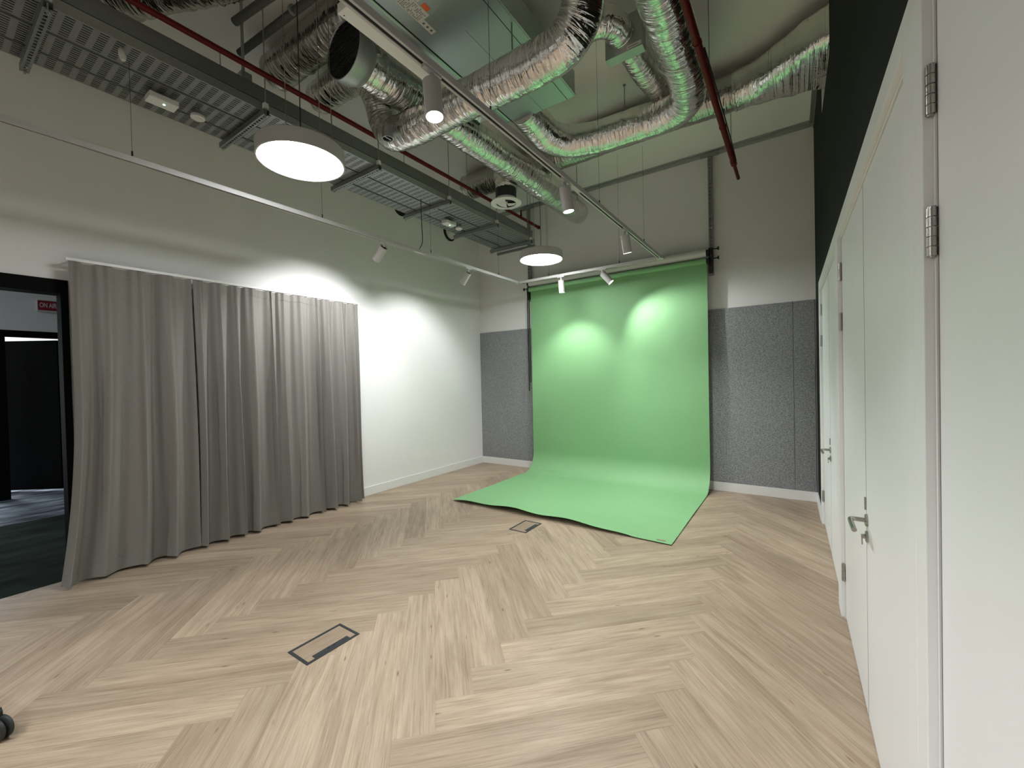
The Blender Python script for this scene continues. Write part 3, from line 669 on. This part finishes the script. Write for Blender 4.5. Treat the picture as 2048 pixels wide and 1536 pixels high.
t = thing('sprinkler_pipe', 'red sprinkler pipe with open end, hanging beside the dark wall', 'pipe', (-.535, 4, 3.8))
mb = MB(); mb.cyl((-.535, -2.8, 3.80), (-.535, 5.10, 3.80), .026, 18); mb.cyl((-.535, 5.0, 3.80), (-.535, 5.52, 3.80), .018, 18)
mb.build('pipe', M['red'], t, True)
for (a, b) in ((4.28, 4.30), (5.03, 5.12), (3.1, 3.12)): MB().cyl((-.535, a, 3.80), (-.535, b, 3.80), .030, 18).build('coupling', M['red'], t, True)
MB().cyl((-.535, 5.515, 3.80), (-.535, 5.525, 3.80), .0175, 16).build('plug', M['white'], t, True)
MB().tube([(-.505, 3.2, 3.81), (-.50, 3.9, 3.80), (-.503, 4.6, 3.81), (-.507, 5.05, 3.80)], .006, 8, .05).build('cable', M['black'], t, True)
mb = MB()
for y in (1.9, 3.6, 4.9): mb.cyl((-.535, y, 3.82), (-.535, y, CZ), .004, 8)
mb.build('hanger_rod', M['galv'], t)
# dark insulated pipes, upper left
for k, (ya, yb, xa, lb) in enumerate(((1.50, 1.60, -3.50, 'shorter dark insulated pipe near the ceiling above the tray'), (1.66, 1.74, -3.80, 'longer dark insulated pipe near the ceiling beside its shorter twin'))):
    t = thing('insulated_pipe', lb, 'pipe', (-3.2, ya, 4.3), 'insulated pipes at the upper left')
    MB().tube([(xa, ya, 4.31), (-2.6, yb, 4.31), (-2.0, yb, 4.31)], .029, 16, .1).build('lagging', M['insul'], t, True)
    MB().cyl((-3.06, ya + .04, 4.31), (-3.035, ya + .042, 4.31), .034, 16).build('pipe_clamp', M['galv'], t, True)
t = thing('conduit', 'thin grey steel conduit dropping to the cable tray beside a junction box', 'conduit', (-3.5, 1.6, 3.86))
mb = MB(); mb.cyl((-3.46, 1.53, 3.86), (-3.46, 1.53, CZ), .011, 12); mb.build('tube', M['galv'], t, True)
MB().box(-3.50, -3.42, 1.50, 1.575, 3.8525, 3.92).build('junction_box', M['galv'], t, bevel=.004)
t = thing('conduit', 'bent steel conduit crossing the ceiling behind the red pipe', 'conduit', (-3.2, 3.6, 4.40))
MB().tube([(-3.75, 3.42, 4.40), (-3.1, 3.42, 4.40), (-2.6, 3.42, 4.42)], .016, 12, .1).build('tube', M['galv_dark'], t, True)

# ------------------------------------------------------------------ ducts
def hang(parent, pts, z):
    for (x, y) in pts:
        MB().lathe((x, y, z), (0, 0, 1), [(0, .005), (CZ - z - .014, .005), (CZ - z - .012, .014), (CZ - z, .014)], 8).build('threaded_rod', M['galv_dark'], parent)
# 1 straight duct with the round mesh grille
t = thing('foil_duct', 'long straight foil duct ending in a round black mesh grille', 'air duct', (-2.605, 3.7, 3.93), 'foil wrapped ducts under the ceiling')
MB().tube([(-2.65, 1.98, 3.93), (-2.63, 2.8, 3.932), (-2.600, 4.2, 3.93), (-2.598, 5.30, 3.93)], lambda u: .163 if u < .04 else .155, 36, .022, .011, seed=1).build('duct_wrap', M['foil'], t, True)
MB().tube([(-2.598, 5.20, 3.93), (-2.60, 5.55, 3.93), (-2.60, 5.66, 3.925)], lambda u: .150 if u < .85 else .14, 32, .022, .012, seed=2).build('duct_end', M['foil'], t, True)
MB().lathe((-2.655, 1.84, 3.93), (0, 1, 0), [(.006, .190), (0, .195), (.002, .200), (.10, .200), (.12, .186), (.16, .168), (.18, .160)], 48, caps=False).build('collar', M['galv'], t, True)
mb = MB()
for i in range(-13, 14):
    z = i * .0142; hw = math.sqrt(max(0, .192 ** 2 - z * z)); mb.box(-2.655 - hw, -2.655 + hw, 1.848, 1.856, 3.93 + z - .0030, 3.93 + z + .0030)
for i in range(-6, 7):
    x = i * .028; hw = math.sqrt(max(0, .192 ** 2 - x * x)); mb.box(-2.655 + x - .0014, -2.655 + x + .0014, 1.857, 1.860, 3.93 - hw, 3.93 + hw)
mb.build('mesh_grille', M['rubber'], t)
MB().lathe((-2.655, 1.92, 3.93), (0, 1, 0), [(0, .190), (.002, .190)], 40).build('back_disc', M['slot'], t)
for y in (2.75, 3.9): MB().tube([(-2.615 + .159 * math.cos(a * PI / 12), y, 3.93 + .159 * math.sin(a * PI / 12)) for a in range(25)], .004, 6, .02).build('foil_tape_band', M['foil_bright'], t, True)
hang(t, [(-2.42, 2.9)], 3.93); hang(t, [(-2.80, 5.2), (-2.42, 5.2)], 3.93)
# 2 duct crossing beneath it
t = thing('foil_duct', 'foil duct crossing low beneath the straight duct, elbows at both ends', 'air duct', (-2, 2.44, 3.64), 'foil wrapped ducts under the ceiling')
MB().tube([(-3.72, 2.30, 4.24), (-3.30, 2.31, 4.24), (-3.03, 2.33, 4.16), (-2.95, 2.38, 3.97), (-2.93, 2.42, 3.80), (-2.85, 2.44, 3.68), (-2.68, 2.44, 3.64), (-2.3, 2.44, 3.64), (-1.8, 2.44, 3.64), (-1.38, 2.44, 3.64), (-1.20, 2.44, 3.67), (-1.08, 2.42, 3.78), (-1.02, 2.36, 3.95), (-1.0, 2.28, 4.15), (-.98, 2.1, 4.28), (-.95, 1.7, 4.28)], .133, 36, .022, .013, seed=4).build('duct_wrap', M['foil'], t, True)
hang(t, [(-2.95, 2.60), (-1.6, 2.44)], 3.75)
t = thing('damper_spigot', 'short round damper spigot under the crossing ducts', 'damper', (-2.62, 2.44, 3.52)); 
mb = MB(); mb.lathe((-2.70, 2.26, 3.50), (0, 0, 1), [(0, .040), (0, .046), (.09, .042)], 28, caps=False); mb.build('ring', M['galv'], t, True)
MB().lathe((-2.70, 2.26, 3.512), (0, 0, 1), [(0, .040), (.002, .040)], 28).build('blade', M['slot'], t); MB().box(-2.704, -2.696, 2.225, 2.295, 3.505, 3.511).build('spindle', M['steel'], t)
# 3 dim duct on the left
t = thing('foil_duct', 'dull grey foil duct behind the round mesh grille, upper left', 'air duct', (-3, 1.97, 4.25), 'foil wrapped ducts under the ceiling')
MB().tube([(-3.78, 1.94, 4.30), (-3.4, 1.95, 4.30), (-2.9, 1.97, 4.30), (-2.40, 2.0, 4.30)], .145, 32, .022, .012, seed=5).build('duct_wrap', M['foil_dull'], t, True)
MB().tube([(-3.40, 1.95 + .149 * math.cos(a * PI / 12), 4.30 + .149 * math.sin(a * PI / 12)) for a in range(25)], .004, 6, .02).build('band', M['foil'], t, True)
# 4 crumpled flexible duct, top left corner
t = thing('flexible_duct', 'crumpled flexible foil duct at the top left above the red pipe', 'air duct', (-3.6, 1.1, 4.2))
MB().tube([(-4.5, .62, 4.22), (-4.0, .82, 4.21), (-3.5, 1.08, 4.23), (-3.05, 1.30, 4.25), (-2.85, 1.40, 4.27), (-2.6, 1.42, 4.30)], .12, 28, .02, .035, seed=6).build('duct_skin', M['foil_dull'], t, True)
# 5 big duct to the air handling unit
t = thing('foil_duct', 'large foil duct coming toward the viewer and turning along the back to the unit', 'air duct', (-.72, 3.5, 4.0), 'foil wrapped ducts under the ceiling')
MB().tube([(-.60, .6, 4.04), (-.66, 1.9, 4.02), (-.70, 3.0, 4.0), (-.73, 3.78, 4.0), (-.80, 4.02, 4.0), (-1.0, 4.13, 4.0), (-1.30, 4.12, 4.0), (-1.75, 4.07, 4.0), (-1.97, 3.98, 4.01), (-2.08, 3.80, 4.03), (-2.11, 3.60, 4.08), (-2.11, 3.38, 4.10)], .153, 40, .022, .012, seed=8).build('duct_wrap', M['foil'], t, True)
hang(t, [(-1.40, 4.17)], 4.05)
MB().tube([(-.72 + .158 * math.cos(a * PI / 12), 3.4, 4.0 + .158 * math.sin(a * PI / 12)) for a in range(25)], .004, 6, .02).build('foil_tape_band', M['foil_bright'], t, True)
# 6 duct along the back wall, flaring into the opening
t = thing('foil_duct', 'foil duct along the back ceiling flaring into the dark wall', 'air duct', (-1.8, 4.62, 4.27), 'foil wrapped ducts under the ceiling')
MB().tube([(-3.85, 4.62, 4.27), (-2.6, 4.62, 4.27), (-1.5, 4.60, 4.27), (-.40, 4.58, 4.25)], .165, 36, .022, .012, seed=10).build('duct_wrap', M['foil_dull'], t, True)
rings = []
for i in range(13):
    u = i / 12; s = u * u * (3 - 2 * u); x = -.47 + .80 * u; cy, cz = 4.58 - .26 * s, 4.25 - .07 * s; hy, hz = .168 + .19 * s, .168 - .01 * s; ring = []
    for j in range(40):
        a = 2 * PI * j / 40; ca, sa = math.cos(a), math.sin(a); k = 1 - .72 * s; q = lambda v: math.copysign(abs(v) ** max(k, .28), v)
        wr = .006 * math.sin(5 * a + i * 1.7) + random.uniform(-.004, .004); ring.append((x, cy + (hy + wr) * q(ca), cz + (hz + wr) * q(sa)))
    rings.append(ring)
MB().loft(rings).build('flared_transition', M['foil'], t, True)
MB().tube([(-.455, 4.58 + .172 * math.cos(a * PI / 12), 4.25 + .172 * math.sin(a * PI / 12)) for a in range(25)], .006, 6, .02).build('foil_tape_band', M['foil_bright'], t, True)
# 7 branch from the unit through the damper box
t = thing('foil_duct', 'short foil duct elbow entering the flat grey damper box', 'air duct', (-1.2, 3.1, 4.2), 'foil wrapped ducts under the ceiling')
MB().tube([(-1.62, 2.98, 4.13), (-1.36, 2.98, 4.17), (-1.20, 3.0, 4.19), (-1.12, 3.08, 4.2), (-1.10, 3.24, 4.2)], .105, 28, .02, .016, seed=12).build('duct_wrap', M['foil'], t, True)
MB().tube([(-1.085, 3.32, 4.2), (-1.07, 3.7, 4.2), (-1.03, 4.1, 4.22), (-1.02, 4.48, 4.25)], .105, 28, .022, .014, seed=13).build('duct_tail', M['foil'], t, True)
t = thing('damper_box', 'flat grey damper box with a printed label, between two foil ducts', 'damper', (-1.08, 3.28, 4.2))
MB().box(-1.235, -.94, 3.235, 3.325, 4.062, 4.34).build('casing', M['galv'], t, bevel=.003)
MB().box(-1.06, -.95, 3.2335, 3.235, 4.072, 4.10).build('label', M['white'], t)
MB().box(-1.05, -.97, 3.2328, 3.2335, 4.082, 4.086).build('print', M['ink'], t)

# ------------------------------------------------------------------ air handling unit
t = thing('air_handling_unit', 'large grey steel air handling unit hanging above the main rail', 'air conditioner', (-2.0, 2, 4.0))
MB().box(-2.22, -1.575, -.2, 3.39, 4.004, 4.225).build('casing', M['unit'], t, bevel=.006)
MB().box(-2.36, -2.235, -.2, 3.37, 4.010, 4.22).build('side_panel', M['unit'], t, bevel=.02)
MB().box(-2.235, -2.22, -.2, 3.38, 4.012, 4.2).build('seam', M['slot'], t)
mb = MB(); mb.box(-1.652, -1.648, -.2, 3.385, 4.0025, 4.004); mb.box(-1.90, -1.8985, 2.3, 3.385, 4.0032, 4.004); mb.build('panel_joint', M['slot'], t)
MB().box(-1.575, -1.565, -.2, 3.38, 4.006, 4.016).build('bottom_flange', M['galv'], t)
MB().box(-2.115, -2.012, 1.86, 2.065, 4.002, 4.004).build('rating_plate', M['core'], t)
mb = MB()
for i in range(7):
    for j in range(12):
        if random.random() < .8: mb.box(-2.106 + i * .0125, -2.1005 + i * .0125, 1.87 + j * .0155, 1.87 + j * .0155 + random.uniform(.006, .0135), 4.0015, 4.002)
mb.build('print', M['ink'], t)
MB().box(-2.115, -2.068, 2.067, 2.185, 4.002, 4.004).build('barcode_label', M['core'], t)
for j in range(3): MB().box(-2.10, -2.083, 2.08 + j * .036, 2.095 + j * .036, 4.0015, 4.002).build('print', M['ink'], t)
MB().box(-2.008, -1.972, 1.98, 2.035, 4.002, 4.004).build('warning_sticker', M['orange'], t)
MB().box(-2.008, -1.978, 1.865, 1.95, 4.002, 4.004).build('small_label', M['core'], t)
hang(t, [(-1.60, 3.2), (-2.30, 3.2), (-1.60, 1.2), (-2.30, 1.2)], 4.2)
t = thing('duct_joint_box', 'small bright foil junction plate between duct and unit', 'duct fitting', (-2.36, 3.03, 3.95))
MB().box(-2.43, -2.27, 2.95, 3.10, 3.93, 4.0).build('box', M['foil_bright'], t, bevel=.006)
MB().box(-2.44, -2.42, 2.94, 3.11, 3.922, 3.94).build('edge', M['black'], t)

# ------------------------------------------------------------------ round ceiling diffuser
t = thing('ceiling_diffuser', 'round white swirl air diffuser hanging above the far pendant', 'air diffuser', (-2.85, 4.14, 3.65))
cx0, cy0, cz0 = -2.86, 4.15, 3.645
MB().lathe((cx0, cy0, cz0), (0, 0, 1), [(0, .118), (-.002, .170), (.004, .184), (.012, .182), (.020, .13), (.10, .118)], 56, caps=False).build('face_ring', M['white'], t, True)
MB().lathe((cx0, cy0, cz0 + .02), (0, 0, 1), [(0, .117), (.002, .117)], 40).build('back_disc', M['slot'], t)
for k in range(4):
    mb = MB(); a0 = k * PI / 2 + .5; n = 9; tl = []; bl = []
    for i in range(n + 1):
        a = a0 + (PI / 2 - .10) * i / n; rr_ = .115; zz = cz0 + .001 + .016 * i / n
        bl.append((cx0 + rr_ * math.cos(a), cy0 + rr_ * math.sin(a), zz)); tl.append((cx0 + .02 * math.cos(a), cy0 + .02 * math.sin(a), zz + .002))
    b = len(mb.v); mb.v += [Vector(p) for p in bl + tl] + [Vector(p) + Vector((0, 0, .002)) for p in bl + tl]; m_ = n + 1
    for i in range(n): mb.f += [[i, i + 1, m_ + i + 1, m_ + i], [2 * m_ + i, 3 * m_ + i, 3 * m_ + i + 1, 2 * m_ + i + 1], [i, 2 * m_ + i, 2 * m_ + i + 1, i + 1], [m_ + i, m_ + i + 1, 3 * m_ + i + 1, 3 * m_ + i]]
    if k != 3: mb.build('blade', M['white'], t)
MB().lathe((cx0, cy0, cz0 - .002), (0, 0, 1), [(0, .012), (.02, .02)], 16).build('hub', M['white'], t, True)
MB().lathe((cx0, cy0, cz0 + .012), (0, 0, 1), [(0, .125), (.16, .125)], 36, caps=False).build('neck', M['rubber'], t, True)
MB().tube([(-2.86, 4.15, 3.79), (-2.875, 4.17, 3.90), (-2.93, 4.26, 4.02), (-3.0, 4.42, 4.12), (-3.03, 4.58, 4.2)], lambda u: .125 + .02 * math.sin(u * PI), 32, .02, .05, seed=14).build('boot', M['foil_bright'], t, True)

# ------------------------------------------------------------------ wall penetrations on the left wall
for (y, z, r, lb) in ((5.31, 4.05, .15, 'white sleeved round hole in the left wall near the corner'), (4.25, 4.13, .13, 'dark round hole in the left wall half hidden by the tray')):
    t = thing('pipe_sleeve', lb, 'wall opening', (XL, y, z), 'round holes in the left wall')
    MB().lathe((XL, y, z), (1, 0, 0), [(0, r), (.002, r)], 36).build('opening', M['slot'], t)
    if y > 5: MB().lathe((XL + .002, y + .03, z + .01), (1, 0, 0), [(0, r * .8), (.16, r * .8)], 32).build('sleeve', M['core'], t, True)
